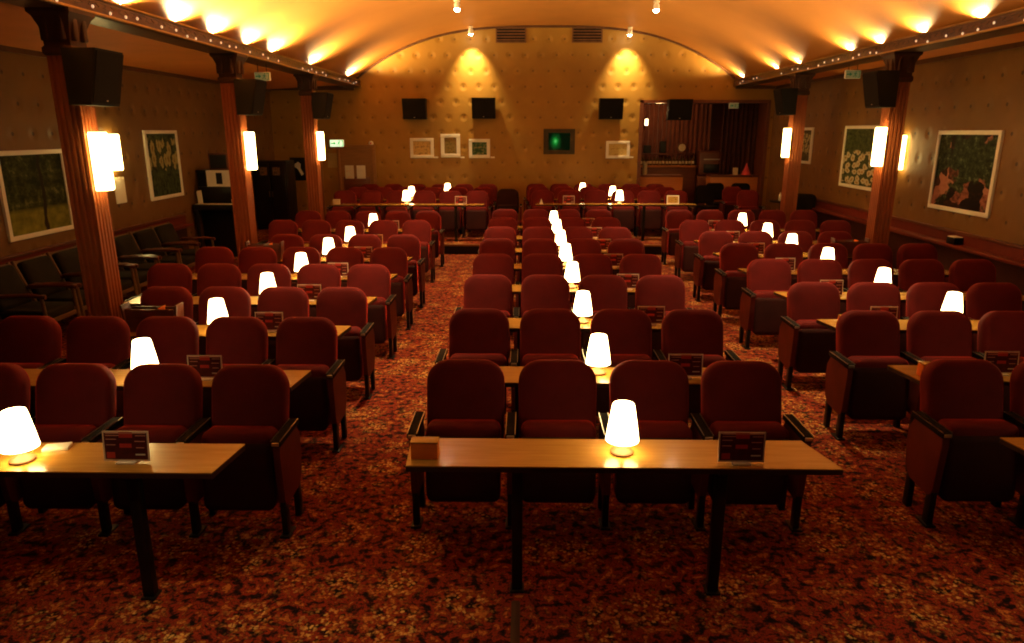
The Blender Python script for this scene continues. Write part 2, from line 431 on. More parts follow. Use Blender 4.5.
# beams
def beam(name, px, s):
    """s: +1 when the hall lies towards +x."""
    x0, x1 = px - s * .20, px + s * .14
    a, c = sorted((x0, x1))
    b = mb(M['beam']).box(a, c, Y0, YB, 3.27, 3.37)
    lip = sorted((px + s * .11, px + s * .145)); b.box(lip[0], lip[1], Y0, YB, 3.27, 3.425)
    b.m(M['brass'])
    q = sorted((px + s * .135, px + s * .165)); b.box(q[0], q[1], Y0, YB, 3.275, 3.30, .006)
    q = sorted((px + s * .135, px + s * .16)); b.box(q[0], q[1], Y0, YB, 3.412, 3.432, .006)
    o = b.obj(name); struct(o)
beam('beam_left', PXL, 1); beam('beam_right', PXR, -1)

# pillars
PY = [6.48, 10.05, 13.55]
def make_pillar():
    root = thing('pillar', '', 'pillar')
    w = .112; pts = []
    fl = 4
    def side(p, d, nrm):
        res = []
        L = 2 * w; step = L / (fl * 2 + 1)
        res.append(p)
        for k in range(fl):
            a = step * (2 * k + 1)
            for t, dep in ((0, 0), (.18, .014), (.5, .02), (.82, .014), (1, 0)):
                res.append((p[0] + d[0] * (a + step * t) - nrm[0] * dep, p[1] + d[1] * (a + step * t) - nrm[1] * dep))
        return res
    pts += side((-w, -w), (1, 0), (0, -1)); pts += side((w, -w), (0, 1), (1, 0))
    pts += side((w, w), (-1, 0), (0, 1)); pts += side((-w, w), (0, -1), (-1, 0))
    b = mb(M['pillar'])
    b.ring_loft([[(x, y, .30) for x, y in pts], [(x, y, 2.93) for x, y in pts]])
    b.obj('shaft', root, 30)
    mb(M['pillar']).box(-.15, .15, -.15, .15, 0, .28, .01).box(-.135, .135, -.135, .135, .28, .31, .01).obj('plinth', root)
    b = mb(M['capital'])
    prof = [(.12, 2.90), (.132, 2.92), (.132, 2.96), (.116, 2.98), (.118, 3.05), (.13, 3.13), (.16, 3.21), (.185, 3.24), (.185, 3.275)]
    b.ring_loft([[(r, -r, z), (r, r, z), (-r, r, z), (-r, -r, z)] for r, z in prof])
    for dx, dy in ((0, -1), (1, 0), (0, 1), (-1, 0)):
        for t in (-.065, .065):
            cx, cy = (t, dy * .13) if dx == 0 else (dx * .13, t)
            b.box(cx - .025, cx + .025, cy - .03, cy + .03, 3.02, 3.24, .012)
    b.obj('capital', root, 30)
    return root
p0 = make_pillar()
for i, y in enumerate(PY):
    where = ['nearest the camera', 'midway down the hall', 'close to the back wall'][i]
    for s, px in ((-1, PXL), (1, PXR)):
        nm = 'fluted red-brown pillar on the %s side, %s' % ('left' if s < 0 else 'right', where)
        z = PH if y > PF else 0
        if i == 0 and s < 0: r = p0; r.location = (px, y, 0); r['label'] = nm
        elif i == 0 and s > 0: continue
        else:
            if s > 0: nm = 'fluted red-brown pillar on the right side, %s' % ['', 'nearer of the two and beside the wall paintings', 'farther of the two and beside the bar opening'][i]
            r = dup(p0, (px, y if s < 0 else y - .02, 0), 0, nm)
        r['kind'] = 'structure'

# ------------------------------------------------------------------ cinema seats
def standard(dx, root):
    poly = [(-.405, .24), (-.39, .205), (-.36, .19), (-.16, .20), (-.10, .25), (-.07, .40), (-.07, .50), (-.12, .575), (-.42, .575), (-.425, .52)]
    o = mb(M['panel']).prism(poly, 'x', dx - .02, dx + .02).obj('side_panel', root, 30)
    b = mb(M['arm']).box(dx - .029, dx + .029, -.43, -.09, .576, .612, .008)
    o = b.obj('armrest', root)
    b = mb(M['chrome'])
    for t in (-.027, .027): b.box(dx + t - .002, dx + t + .002, -.425, -.10, .6105, .6150)
    b.box(dx - .022, dx + .022, -.436, -.428, .585, .606, .003)
    b.obj('trim', o)
    b = mb(M['black']).box(dx - .018, dx + .018, -.40, -.345, .012, .22, .004).box(dx - .03, dx + .03, -.42, -.30, 0, .014, .003)
    b.obj('leg', root)
    mb(M['black']).box(dx - .018, dx + .018, -.17, -.12, .0, .22, .004).obj('leg', root)
def make_seat(name, vel, pan, right):
    root = thing(name, '', 'seat')
    T = Matrix.Translation((0, -.135, .40)) @ Matrix.Rotation(math.radians(-15), 4, 'X')
    mb(vel).pillow(.478, .53, [(.03, .045), (.008, .040), (0, .022), (0, -.03), (.006, -.048), (.022, -.060), (.05, -.066), (.12, -.070), (.2, -.071)], .13, .05, .02, T, 7, .006).obj('backrest', root, 60)
    mb(pan).pillow(.44, .46, [(.02, .056), (0, .044)], .10, .04, .03, T).obj('back_shell', root)
    T = Matrix.Translation((0, -.30, .145)) @ Matrix.Rotation(math.radians(-5), 4, 'X')
    c = mb(vel).pillow(.440, .465, [(.05, .085), (.015, .080), (0, .060), (0, -.035), (.012, -.055), (.03, -.064), (.06, -.066)], .05, .05, 0, T, 6, .01).obj('seat_cushion', root, 60)
    mb(pan).pillow(.437, .405, [(.0, -.050), (0, -.068), (.008, -.076), (.04, -.080)], .025, .045, 0, T).obj('seat_shell', c)
    standard(-.28, root)
    if right: standard(.28, root)
    return root
S0 = make_seat('cinema_seat', M['velvet'], M['pan'], False)
S1 = make_seat('cinema_seat', M['velvet'], M['pan'], True)
used = set()
def put_seat(loc, end, label, group, sx=1.0, rz=0):
    src = S1 if end else S0
    if end not in used:
        used.add(end); r = src; r.location = loc; r.rotation_euler = (0, 0, rz); r.scale = (sx, 1, 1); tag(r, label, None, group)
    else: r = dup(src, loc, rz, label, group, (sx, 1, 1))
    return r

CY = [4.15, 5.45, 6.82, 8.04, 9.23, 10.42, 11.60, 12.85]
LY = [4.03, 5.16, 6.22, 7.36, 8.48, 9.57, 11.18, 12.52]
RY = [4.21, 5.44, 6.52, 7.76, 8.89, 10.0, 11.30, 12.80]
CX = [-.355 + .56 * k for k in range(4)]
def lx(i): return [(-1.70 if i > 5 else -1.64) - .53 * k for k in range(5)]
def rx(i): return [2.69 + (.07 if i == 7 else 0) + .553 * k for k in range(5)]
LN = [4, 5, 4, 5, 5, 4, 5, 5]
RN = [2, 3, 4, 5, 5, 4, 5, 5]
for i in range(8):
    for k in range(4):
        put_seat((CX[k], CY[i] - .02, 0), k == 3, 'red velvet tip-up seat %s from left in the %s row of the centre block' % (ORD[k], ORD[i]), 'seats of the centre block')
    for k in range(LN[i]):
        put_seat((lx(i)[k], LY[i] - .02, 0), k == 0, 'red velvet tip-up seat %s from the aisle in the %s row of the left block' % (ORD[k], ORD[i]), 'seats of the left block', .946)
    n = RN[i]
    for k in range(n):
        put_seat((rx(i)[k], RY[i] - .02, 0), k == n - 1, 'red velvet tip-up seat %s from the aisle in the %s row of the right block' % (ORD[k], ORD[i]), 'seats of the right block', .985)
# platform rows
PRY = [14.78, 15.72, 16.68]
pn = ['front', 'middle', 'rear']
for j, y in enumerate(PRY):
    for k in range(6):
        x = -3.72 + .548 * k + (.06 * j)
        put_seat((x, y, PH), k == 5, 'red velvet seat %s from left, %s row, left half of the back platform' % (ORD[k], pn[j]), 'seats on the left of the back platform', .97)
        x = .37 + .553 * k - .05 * j
        put_seat((x, y + .15, PH), k == 5, 'red velvet seat %s from left, %s row, right half of the back platform' % (ORD[k], pn[j]), 'seats on the right of the back platform', .985)
D0 = make_seat('cinema_seat', M['dark_velvet'], M['black_cloth'], True)
D0.location = (-.36, 15.3, PH); D0['label'] = 'dark brown tip-up seat alone between the two halves of the back platform'

# ------------------------------------------------------------------ tables
def make_table(x0, x1, y0, y1, z, legs, root, skew0=0, skew1=0):
    poly = [(x0, y0), (x1, y0), (x1 + skew1, y1), (x0 + skew0, y1)]
    o = mb(M['table']).prism(poly, 'z', z - .006, z).obj('tabletop', root, 30)
    mb(M['table_edge']).prism(poly, 'z', z - .032, z - .0062).obj('underside', root, 30)
    for lx_ in legs:
        mb(M['black']).box(lx_ - .027, lx_ + .027, y0 + .04, y0 + .09, .012, z - .034, .004).box(lx_ - .036, lx_ + .036, y0 + .025, y0 + .105, 0, .012, .003).box(lx_ - .02, lx_ + .02, y0 + .03, y1 - .03, z - .055, z - .033).obj('leg', root)
    return root
def table(name, x0, x1, y0, y1, legs, label, group, base=0, s0=0, s1=0):
    cx, cy = (x0 + x1) / 2, (y0 + y1) / 2
    r = thing(name, label, 'table', (cx, cy, base), 0, group)
    return make_table(x0 - cx, x1 - cx, y0 - cy, y1 - cy, .72, [l - cx for l in legs], r, s0, s1)
def near(Y, i): 
    if i == 0: return Y[0] - 1.06
    return Y[i - 1] + (.115 if Y is CY else .13)
TC, TL, TR = [], [], []
for i in range(8):
    y = near(CY, i); TC.append(y)
    table('counter_table', -.565, 1.52, y, y + .32, [-.03, .965], 'long narrow wooden table in front of the %s row of the centre block' % ORD[i], 'tables of the centre block', 0, -.02, -.08)
    y = near(LY, i) + (.03 if i == 0 else 0); TL.append(y)
    dx = -.06 if i > 5 else 0
    x0 = -3.75 if LN[i] == 5 else -3.35
    table('counter_table', x0 + dx, -1.465 + dx, y, y + .32, [-3.2 + dx, -1.88 + dx], 'long narrow wooden table in front of the %s row of the left block' % ORD[i], 'tables of the left block', 0, 0, .035)
    y = near(RY, i); TR.append(y)
    dx = .07 if i == 7 else 0
    x1 = (4.9 if i in (3, 4, 7) else 4.66) if RN[i] == 5 else 4.35
    table('counter_table', 2.56 + dx, x1, y, y + .32, [2.95 + dx, x1 - .4], 'long narrow wooden table in front of the %s row of the right block' % ORD[i], 'tables of the right block', 0, -.06, 0)
PTY = [13.87, 14.93, 15.87]
for j in range(3):
    y = PTY[j] - .02
    table('counter_table', -3.82, -.80, y, y + .26, [-2.9, -1.35], 'long narrow table before the %s row, left half of the back platform' % pn[j], 'platform tables', PH)
    y = PTY[j] + .13
    table('counter_table', .22, 3.36, y, y + .26, [.72, 2.35], 'long narrow table before the %s row, right half of the back platform' % pn[j], 'platform tables', PH)

# ------------------------------------------------------------------ table lamps
def make_lamp():
    r = thing('table_lamp', '', 'lamp')
    b = mb(M['lampbase'])
    b.lathe([(.052, 0), (.058, .004), (.058, .012), (.050, .019), (.030, .026), (.017, .040), (.014, .060), (.014, .136), (.02, .142)], 24).obj('base', r)
    b = mb(M['shade'])
    b.lathe([(.083, .072), (.080, .072), (.058, .270), (.052, .274), (.0, .276)][0:1] + [(.075, .128), (.074, .138), (.055, .252), (.051, .262), (.036, .266), (.005, .267)], 24, cap0=False).obj('lamp_shade', r)
    mb(M['bulb']).lathe([(.010, .142), (.012, .146), (.024, .155), (.024, .175), (.012, .192), (.002, .197)], 10).obj('bulb', r)
    return r
lamp0 = make_lamp(); lamp_used = []
def put_lamp(x, y, z, label, group):
    if not lamp_used:
        lamp_used.append(1); lamp0.location = (x, y, z); tag(lamp0, label, None, group)
    else: dup(lamp0, (x, y, z), random.uniform(0, 6), label, group)
LLX = [-2.44, -2.45, -2.45, -2.42, -2.45, -2.45, -2.44, -2.45]
RLX = [3.5, 3.5, 3.56, 3.51, 3.48, 3.48, 3.53, 3.55]
for i in range(8):
    g = 'lit table lamps'
    put_lamp(.49, TC[i] + (.16 if i == 0 else .19), .72, 'small lit lamp on the table before the %s row of the centre block' % ORD[i], g)
    put_lamp(LLX[i], TL[i] + (.11 if i == 0 else .14), .72, 'small lit lamp on the table before the %s row of the left block' % ORD[i], g)
    put_lamp(RLX[i], TR[i] + .2, .72, 'small lit lamp on the table before the %s row of the right block' % ORD[i], g)
for x, j, half in ((-2.32, 0, 'left'), (-2.38, 1, 'left'), (-1.72, 2, 'left'), (1.87, 0, 'right'), (1.86, 1, 'right'), (1.30, 2, 'right')):
    y = PTY[j] + (.11 if half == 'left' else .26)
    put_lamp(x, y, .72 + PH, 'small lit lamp on the table before the %s row, %s half of the back platform' % (pn[j], half), 'lit table lamps')

# ------------------------------------------------------------------ menu stands, blocks, cards
def make_menu():
    r = thing('menu_stand', '', 'menu')
    T = Matrix.Translation((0, 0, .008)) @ Matrix.Rotation(math.radians(-6), 4, 'X')
    W, H = .112, .150
    mb(M['menu_edge']).box(-W, W, 0, .004, 0, H, 0, T).obj('frame', r)
    b = mb(M['menu_dark']).box(-W + .008, W - .008, -.0015, -.0002, .009, H - .008, 0, T); b.m(M['menu_line'])
    for z, x0, x1 in ((.138, -.095, .10), (.127, -.095, -.03), (.126, .05, .10), (.108, -.095, -.045), (.098, .045, .095), (.080, -.095, -.05), (.066, .05, .09)):
        b.box(x0, x1, -.0030, -.0012, z, z + .004, 0, T)
    b.m(M['menu_red']).box(-.03, .035, -.0028, -.0012, .118, .146, 0, T).box(-.03, .028, -.0028, -.0012, .068, .088, 0, T).box(-.095, -.055, -.0028, -.0012, .016, .045, 0, T)
    b.m(M['menu_white']).box(.045, .092, -.003, -.0012, .030, .037, 0, T)
    b.obj('menu_sheet', r)
    mb(M['menu_edge']).box(-.045, .045, -.022, .045, 0, .008, .002).obj('foot', r)
    return r
menu0 = make_menu(); menu_used = []
def put_menu(x, y, z, label, rz=0):
    if not menu_used: menu_used.append(1); menu0.location = (x, y, z); menu0.rotation_euler = (0, 0, rz); tag(menu0, label, None, 'menu stands on the tables')
    else: dup(menu0, (x, y, z), rz, label, 'menu stands on the tables')
for i in range(8):
    put_menu(1.05, TC[i] + .05 + (.06 if i else 0), .72, 'dark red framed menu on the table before the %s row of the centre block' % ORD[i])
    put_menu([-1.92, -2.06, -2.04, -2.03, -2.05, -2.02, -2.1, -2.15][i], TL[i] + (.10 if i == 0 else .13), .72, 'dark red framed menu on the table before the %s row of the left block' % ORD[i])
    if i: put_menu([0, 3.14, 2.97, 2.99, 2.98, 3.0, 3.0, 3.1][i], TR[i] + .13, .72, 'dark red framed menu on the table before the %s row of the right block' % ORD[i])
put_menu(-1.25, PTY[0] + .09, .72 + PH, 'dark red framed menu on the front table, left half of the back platform')
put_menu(.87, PTY[0] + .24, .72 + PH, 'dark red framed menu on the front table, right half of the back platform')
def make_block():
    r = thing('napkin_block', '', 'napkin holder')
    mb(M['block']).box(-.066, .066, -.035, .035, 0, .085, .004).obj('box', r)
    mb(M['table']).box(-.068, .068, -.037, .037, .085, .092, .002).obj('lid', r)
    return r
bl0 = make_block(); bl0.location = (-.485, TC[0] + .10, .72); bl0['label'] = 'orange wooden block box at left end of the front centre table'; bl0['group'] = 'wooden block boxes on the tables'
for i in (1, 2, 3, 4):
    dup(bl0, (2.66, TR[i] + .10, .72), 0, 'orange wooden block box on the table before the %s row of the right block' % ORD[i])
r = dup(bl0, (-3.70, PTY[0] + .11, .72 + PH), 0, 'pale cream block box at left end of the front platform table')
for ch in r.children:
    ch.data = ch.data.copy(); ch.data.materials[0] = M['label']
# pale picture card on the right platform table
r = thing('table_card', 'pale patterned card standing on the front table, right half of platform', 'card', (2.92, PTY[0] + .24, .72 + PH))
T = Matrix.Rotation(math.radians(-12), 4, 'X')
mb(M['paper']).box(-.12, .12, 0, .006, 0, .17, 0, T).obj('sheet', r)
b = mb(picture('card_print', pic_land((.30, .12, .02), (.55, .35, .08), (.12, .05, .02)))).box(-.10, .10, -.0025, -.0005, .02, .15, 0, T); b.obj('print', r)
T2 = Matrix.Translation((0, .07, 0)) @ Matrix.Rotation(math.radians(14), 4, 'X')
mb(M['paper']).box(-.1, .1, 0, .004, 0, .15, 0, T2).obj('back_leaf', r)
# white booklet by the lamp, front left table
o = mb(M['paper']).box(-.06, .06, -.035, .035, 0, .016, .003).obj('booklet'); o.location = (-2.36, TL[0] + .25, .72); o.rotation_euler = (0, 0, .25)
tag(o, 'white booklet lying behind the lamp on the front left table', 'booklet')
o = mb(M['paper']).prism([(-.035, 0), (.035, 0), (.0, .10)], 'y', -.04, .04).obj('tent_card'); o.location = (.33, PTY[0] + .24, .72 + PH)
tag(o, 'small pale folded card at left end of the right platform table', 'card')
# wooden trays with upright ends
def make_tray():
    r = thing('wooden_tray', '', 'tray')
    mb(M['wood_dark']).box(-.20, .20, -.05, .05, 0, .012, .003).obj('base', r)
    mb(M['wood_arm']).box(-.195, .195, -.058, -.046, .012, .19, .003).obj('front_board', r)
    mb(M['wood_arm']).box(-.195, .195, .046, .058, .012, .19, .003).obj('back_board', r)
    for s in (-1, 1):
        mb(M['wood_arm']).box(s * .2 - .008, s * .2 + .008, -.062, .062, 0, .225, .004, Matrix.Translation((s * .2, 0, 0)) @ Matrix.Rotation(s * .09, 4, 'Y') @ Matrix.Translation((-s * .2, 0, 0))).obj('upright', r)
    mb(M['block']).box(.072, .082, -.055, .055, .012, .20, .002).obj('divider', r)
    return r
t0 = make_tray(); t0.location = (-2.97, TL[2] + .14, .72); t0['label'] = 'reddish wooden tray on the table before the third row, left block'
dup(t0, (-3.25, TL[5] + .13, .72), 0, 'reddish wooden tray on a table in front of the middle left pillar')
dup(t0, (4.20, TR[5] + .13, .72), 0, 'reddish wooden tray on a table before the nearer right pillar')

# ------------------------------------------------------------------ side armchairs
def make_armchair():
    r = thing('armchair', '', 'chair')
    T = Matrix.Translation((0, .22, .40)) @ Matrix.Rotation(math.radians(-20), 4, 'X')
    mb(M['olive']).pillow(.50, .46, [(.03, .05), (0, .03), (0, -.04), (.01, -.06), (.05, -.075), (.15, -.08)], .05, .05, 0, T).obj('back_cushion', r, 60)
    T = Matrix.Translation((0, -.28, .40)) @ Matrix.Rotation(math.radians(96), 4, 'X') @ Matrix.Rotation(PI, 4, 'Y')
    mb(M['olive']).box(-.25, .25, -.30, .22, .32, .43, .035, None, 3).obj('seat_cushion', r, 60)
    for s in (-1, 1):
        x = s * .268
        mb(M['wood_arm']).tube([(x, -.34, .585), (x, -.20, .605), (x, .05, .60), (x, .24, .575)], .024, 8).box(x - .03, x + .03, -.33, .20, .592, .612, .006).obj('arm', r)
        mb(M['wood_tan']).tube([(x, -.33, 0), (x, -.29, .59)], .02, 8).obj('leg', r)
        mb(M['wood_tan']).tube([(x, .36, 0), (x, .20, .36), (x, .40, .86)], .02, 8).obj('leg', r)
        mb(M['wood_tan']).box(x - .015, x + .015, -.30, .24, .30, .345, .005).obj('side_rail', r)
    mb(M['wood_tan']).box(-.27, .27, -.30, -.27, .28, .33, .005).obj('front_rail', r)
    mb(M['wood_tan']).box(-.285, .285, .375, .40, .80, .85, .005, None).obj('top_rail', r)
    return r
a0 = make_armchair()
an = ['nearest the camera', 'second from the camera', 'third, half behind the first pillar', 'fourth, just behind the first pillar', 'fifth, below the paper notice', 'sixth, before the flower picture', 'farthest, below the flower picture']
for k in range(7):
    lab = 'dark olive wooden armchair along the left wall, ' + an[k]
    loc = (-5.36, 7.41 + .61 * k, 0)
    if k == 0: a0.location = loc; a0.rotation_euler = (0, 0, PI / 2); tag(a0, lab, None, 'armchairs along the left wall')
    else: dup(a0, loc, PI / 2, lab, 'armchairs along the left wall')

# ------------------------------------------------------------------ pictures
def framed(name, label, wall, c, w, h, m, fw=.055, group=None, cat='picture'):
    """wall: 'l','r','b'; c = (along, z) centre on the wall."""
    if wall == 'l': r = thing(name, label, cat, (XL + .001, c[0], c[1]), PI / 2, group)
    elif wall == 'r': r = thing(name, label, cat, (XR - .001, c[0], c[1]), -PI / 2, group)
    else: r = thing(name, label, cat, (c[0], YB - .001, c[1]), 0, group)
    b = mb(M['white_frame'])
    b.box(-w / 2, w / 2, -.035, 0, h / 2 - fw, h / 2, .004).box(-w / 2, w / 2, -.035, 0, -h / 2, -h / 2 + fw, .004)
    b.box(-w / 2, -w / 2 + fw, -.0345, 0, -h / 2 + fw, h / 2 - fw).box(w / 2 - fw, w / 2, -.0345, 0, -h / 2 + fw, h / 2 - fw)
    b.obj('frame', r)
    mb(m).box(-w / 2 + fw - .002, w / 2 - fw + .002, -.018, -.004, -h / 2 + fw - .002, h / 2 - fw + .002).obj('canvas', r)
    return r
framed('framed_picture', 'large white-framed dark green tree painting on the left wall', 'l', (8.68, 1.54), 1.22, 1.03, picture('tree_painting', pic_trees(0)))
framed('framed_picture', 'tall white-framed yellow flower painting on the left wall', 'l', (11.9, 1.74), 1.08, 1.10, picture('daffodil_painting', pic_flowers(6, (.36, .33, .13), (.22, .17, .04), .38, .93, (.006, .009, .005), (.09, .13, .05), .6)))
framed('framed_picture', 'large white-framed painting of leaves among pink rocks, right wall', 'r', (9.63, 1.755), 1.36, 1.06, picture('rock_painting', pic_rocks))
framed('framed_picture', 'white-framed painting of pale daisies half behind a right pillar', 'r', (12.45, 1.84), 1.72, 1.06, picture('daisy_painting', pic_flowers(8, (.55, .50, .32), (.35, .22, .04), .02, .60, (.015, .025, .008), (.10, .13, .04))))
framed('framed_picture', 'smallest white-framed painting on the right wall, near the bar', 'r', (15.06, 1.99), .55, .72, picture('meadow_painting', pic_flowers(6, (.45, .42, .22), (.2, .14, .04), .2, .9, (.02, .02, .008), (.14, .12, .05))))
g = 'small pictures on the back wall'
P4 = [(-2.45, 1.89, .56, .46, ((.55, .33, .08), (.62, .42, .14), (.20, .12, .04)), 'small wide framed picture of pale dunes, leftmost on the back wall', .07),
      (-1.77, 1.945, .46, .54, ((.06, .06, .015), (.30, .20, .06), (.10, .09, .02)), 'small upright framed picture with brown-green print on the back wall', .085),
      (-1.08, 1.88, .50, .44, ((.01, .03, .015), (.05, .12, .05), (.35, .30, .15)), 'small framed picture of dark green scene beside the upright one', .075),
      (2.20, 1.855, .56, .40, ((.50, .36, .10), (.58, .44, .15), (.36, .24, .06)), 'small framed pale yellow picture near the bar opening', .065)]
for x, z, w, h, cs, lab, fw in P4:
    framed('framed_picture', lab, 'b', (x, z), w, h, picture('small_print', pic_land(*cs)), fw, g)
for (x, z), lab in zip(((-2.12, 1.675), (-1.49, 1.675), (-.77, 1.675), (2.53, 1.68)), ('dune picture', 'upright brown-green picture', 'dark green picture', 'pale yellow picture')):
    o = mb(M['paper']).box(-.05, .05, -.006, 0, -.018, .018).obj('caption_card'); o.location = (x, YB - .001, z)
    tag(o, 'tiny white caption card beside the %s on the back wall' % lab, 'caption card', 'caption cards on the back wall')

# ------------------------------------------------------------------ projection window
r = thing('projection_window', 'dark square projection window glowing green in the back wall', 'window', (.81, YB, 2.04))
b = mb(M['window_frame'])
b.box(-.37, .37, -.05, 0, .20, .29).box(-.37, .37, -.05, 0, -.29, -.20).box(-.37, -.26, -.0495, 0, -.20, .20).box(.26, .37, -.0495, 0, -.20, .20)
b.obj('frame', r)
mb(M['glass_green']).box(-.27, .27, -.012, -.002, -.21, .21).obj('pane', r)

# vents
for k, x in enumerate((-.33, 1.41)):
    r = thing('air_vent', 'brown slatted air vent high on the back wall, %s' % ('left of the pair' if k == 0 else 'right of the pair'), 'vent', (x, YB - .001, 4.42), 0, 'back wall vents')
    mb(M['vent_dark']).box(-.33, .33, -.01, 0, -.17, .17).obj('backing', r)
    mb(M['vent']).box(-.35, .35, -.03, 0, .16, .19).box(-.35, .35, -.03, 0, -.19, -.16).box(-.35, -.32, -.03, 0, -.16, .16).box(.32, .35, -.03, 0, -.16, .16).obj('frame', r)
    for q in range(5):
        z = -.125 + q * .0625
        mb(M['vent']).box(-.32, .32, -.028, -.008, z - .010, z + .012, 0).obj('slat', r)

# ------------------------------------------------------------------ loudspeakers
def make_speaker(back):
    r = thing('loudspeaker', '', 'loudspeaker')
    w, h = .54, .46
    # faces local -y ; top deeper than bottom so the grille tips downward
    b = mb(M['cabinet_black']).prism([(0, h / 2), (0, -h / 2), (-.20, -h / 2), (-.30, h / 2)], 'x', -w / 2, w / 2)
    b.obj('cabinet', r, 20)
    n = Vector((0, -h, -.10)).normalized()
    mb(M['grille']).prism([(-.2985 - .012, h / 2 - .02), (-.292, h / 2 - .02), (-.196, -h / 2 + .02), (-.204 - .012, -h / 2 + .02)], 'x', -w / 2 + .015, w / 2 - .015).obj('grille', r, 20)
    mb(M['chrome']).box(-.016, .016, -.222, -.214, -h / 2 + .035, -h / 2 + .06).obj('badge', r)
    mb(M['black']).box(-.05, .05, 0, .06, -.10, .10).box(-.03, .03, .0, .05, -.13, .13).obj('bracket', r)
    return r
s0 = make_speaker(True); s0.location = (-2.565, YB - .060, 2.775); s0['label'] = 'black loudspeaker on the back wall above the dune picture'
g = 'black loudspeakers'; s0['group'] = g
dup(s0, (-.96, YB - .060, 2.79), 0, 'black loudspeaker on the back wall above the dark green picture', g)
dup(s0, (1.985, YB - .060, 2.775), 0, 'black loudspeaker on the back wall above the pale yellow picture', g)
dup(s0, (3.565, YB - .060 + .0, 2.755), 0, 'black loudspeaker hanging before the bar opening curtain', g)
r = None
for y, z, lab in ((PY[0] - .02, 2.71, 'on the left pillar nearest the camera'), (PY[1] - .03, 2.71, 'on the middle left pillar'), (PY[2] - .05, 2.72, 'on the left pillar by the back wall')):
    dup(s0, (PXL + .18, y - .14, z), PI / 2, 'black loudspeaker mounted high ' + lab, g, (.78, .95, .98))
for y, z, lab in ((PY[1] - .05, 2.80, 'on the nearer right pillar'), (PY[2] - .06, 2.78, 'on the farther right pillar')):
    dup(s0, (PXR - .18, y - .15, z), -PI / 2, 'black loudspeaker mounted high ' + lab, g, (.78, .95, .98))

# ------------------------------------------------------------------ sconces
def make_sconce():
    r = thing('wall_sconce', '', 'lamp')
    n = 12
    def half(rad, z): return [(rad * math.cos(PI + PI * k / n), rad * math.sin(PI + PI * k / n) * .95 - .012, z) for k in range(n + 1)]
    mb(M['sconce']).ring_loft([half(.095, -.255), half(.105, -.24), half(.105, .24), half(.095, .255)], False, False, False).obj('lamp_shade', r, 60)
    mb(M['brass']).box(-.05, .05, -.014, .028, -.20, .20, .004).obj('back_plate', r)
    mb(M['bulb']).lathe([(.012, -.06), (.028, -.02), (.028, .03), (.008, .06)], 10, at=(0, -.055, 0)).obj('bulb', r)
    return r
sc0 = make_sconce(); g = 'lit wall sconces'
sc0.location = (PXL + .142, PY[0] - .03, 2.01); sc0.rotation_euler = (0, 0, PI / 2); tag(sc0, 'bright lit sconce on the left pillar nearest the camera', None, g)
for y, lab in ((PY[1] - .03, 'on the middle left pillar'), (PY[2] - .05, 'on the left pillar by the back wall')):
    dup(sc0, (PXL + .142, y, 2.01), PI / 2, 'bright lit sconce ' + lab, g)
for y, lab in ((PY[1] - .12, 'on the nearer right pillar'), (PY[2] - .12, 'on the farther right pillar')):
    dup(sc0, (PXR - .142, y, 2.07), -PI / 2, 'bright lit sconce ' + lab, g)
dup(sc0, (XL + .029, 10.42, 1.98), PI / 2, 'bright lit sconce on the left wall above the paper notice', g)
dup(sc0, (XR - .029, 11.22, 1.96), -PI / 2, 'lit sconce on the right wall behind the nearer pillar', g)
o = mb(M['paper']).box(-.14, .14, -.004, 0, -.19, .19).obj('paper_notice'); o.location = (XL + .004, 10.52, 1.43); o.rotation_euler = (0, 0, PI / 2)
tag(o, 'white paper notice below the sconce on the left wall', 'notice')

# ------------------------------------------------------------------ cove lamps and ceiling spotlights
def light(name, kind, loc, energy, col, parent=None, **kw):
    l = bpy.data.lights.new(name, kind); l.energy = energy; l.color = col
    for k, v in kw.items(): setattr(l, k, v)
    o = bpy.data.objects.new(name, l); C.objects.link(o); o.location = loc
    if parent: o.parent = parent
    return o
COVE = 560
def make_cove():
    r = thing('cove_lamp', '', 'lamp')
    mb(M['black']).lathe([(.030, 0), (.030, .012), (.022, .015), (.022, .04), (.026, .045)], 12).obj('holder', r)
    mb(M['cove_bulb']).lathe([(.012, .045), (.024, .06), (.026, .075), (.016, .092), (.003, .097)], 12).obj('bulb', r)
    return r
cv = make_cove(); first = True
cove_l = [5.25, 6.3, 7.34, 8.45, 9.45, 10.56, 11.58, 13.66, 16.45]
cove_r = [5.25, 6.3, 7.2, 8.21, 9.35, 10.42, 11.34, 13.39, 14.55, 16.75]
for s, px, L, nm in ((1, PXL, cove_l, 'left'), (-1, PXR, cove_r, 'right')):
    for i, y in enumerate(L):
        x = px + s * .06
        lab = '%s small bright cove lamp from the back wall on the %s beam' % (ORD[len(L) - 1 - i] if i < len(L) - 1 else 'nearest', nm)
        if first: first = False; r = cv; r.location = (x, y, 3.365); tag(r, lab, None, 'cove lamps on the %s beam' % nm)
        else: r = dup(cv, (x, y, 3.365), 0, lab, 'cove lamps on the %s beam' % nm)
        l = light('cove_glow', 'SPOT', (x + s * .045, y, 3.45), COVE, (1, .64, .26), spot_size=2.75, spot_blend=.6, shadow_soft_size=.03)
        d = Vector((s * .30, 0, .95)); l.rotation_euler = d.to_track_quat('-Z', 'Y').to_euler()

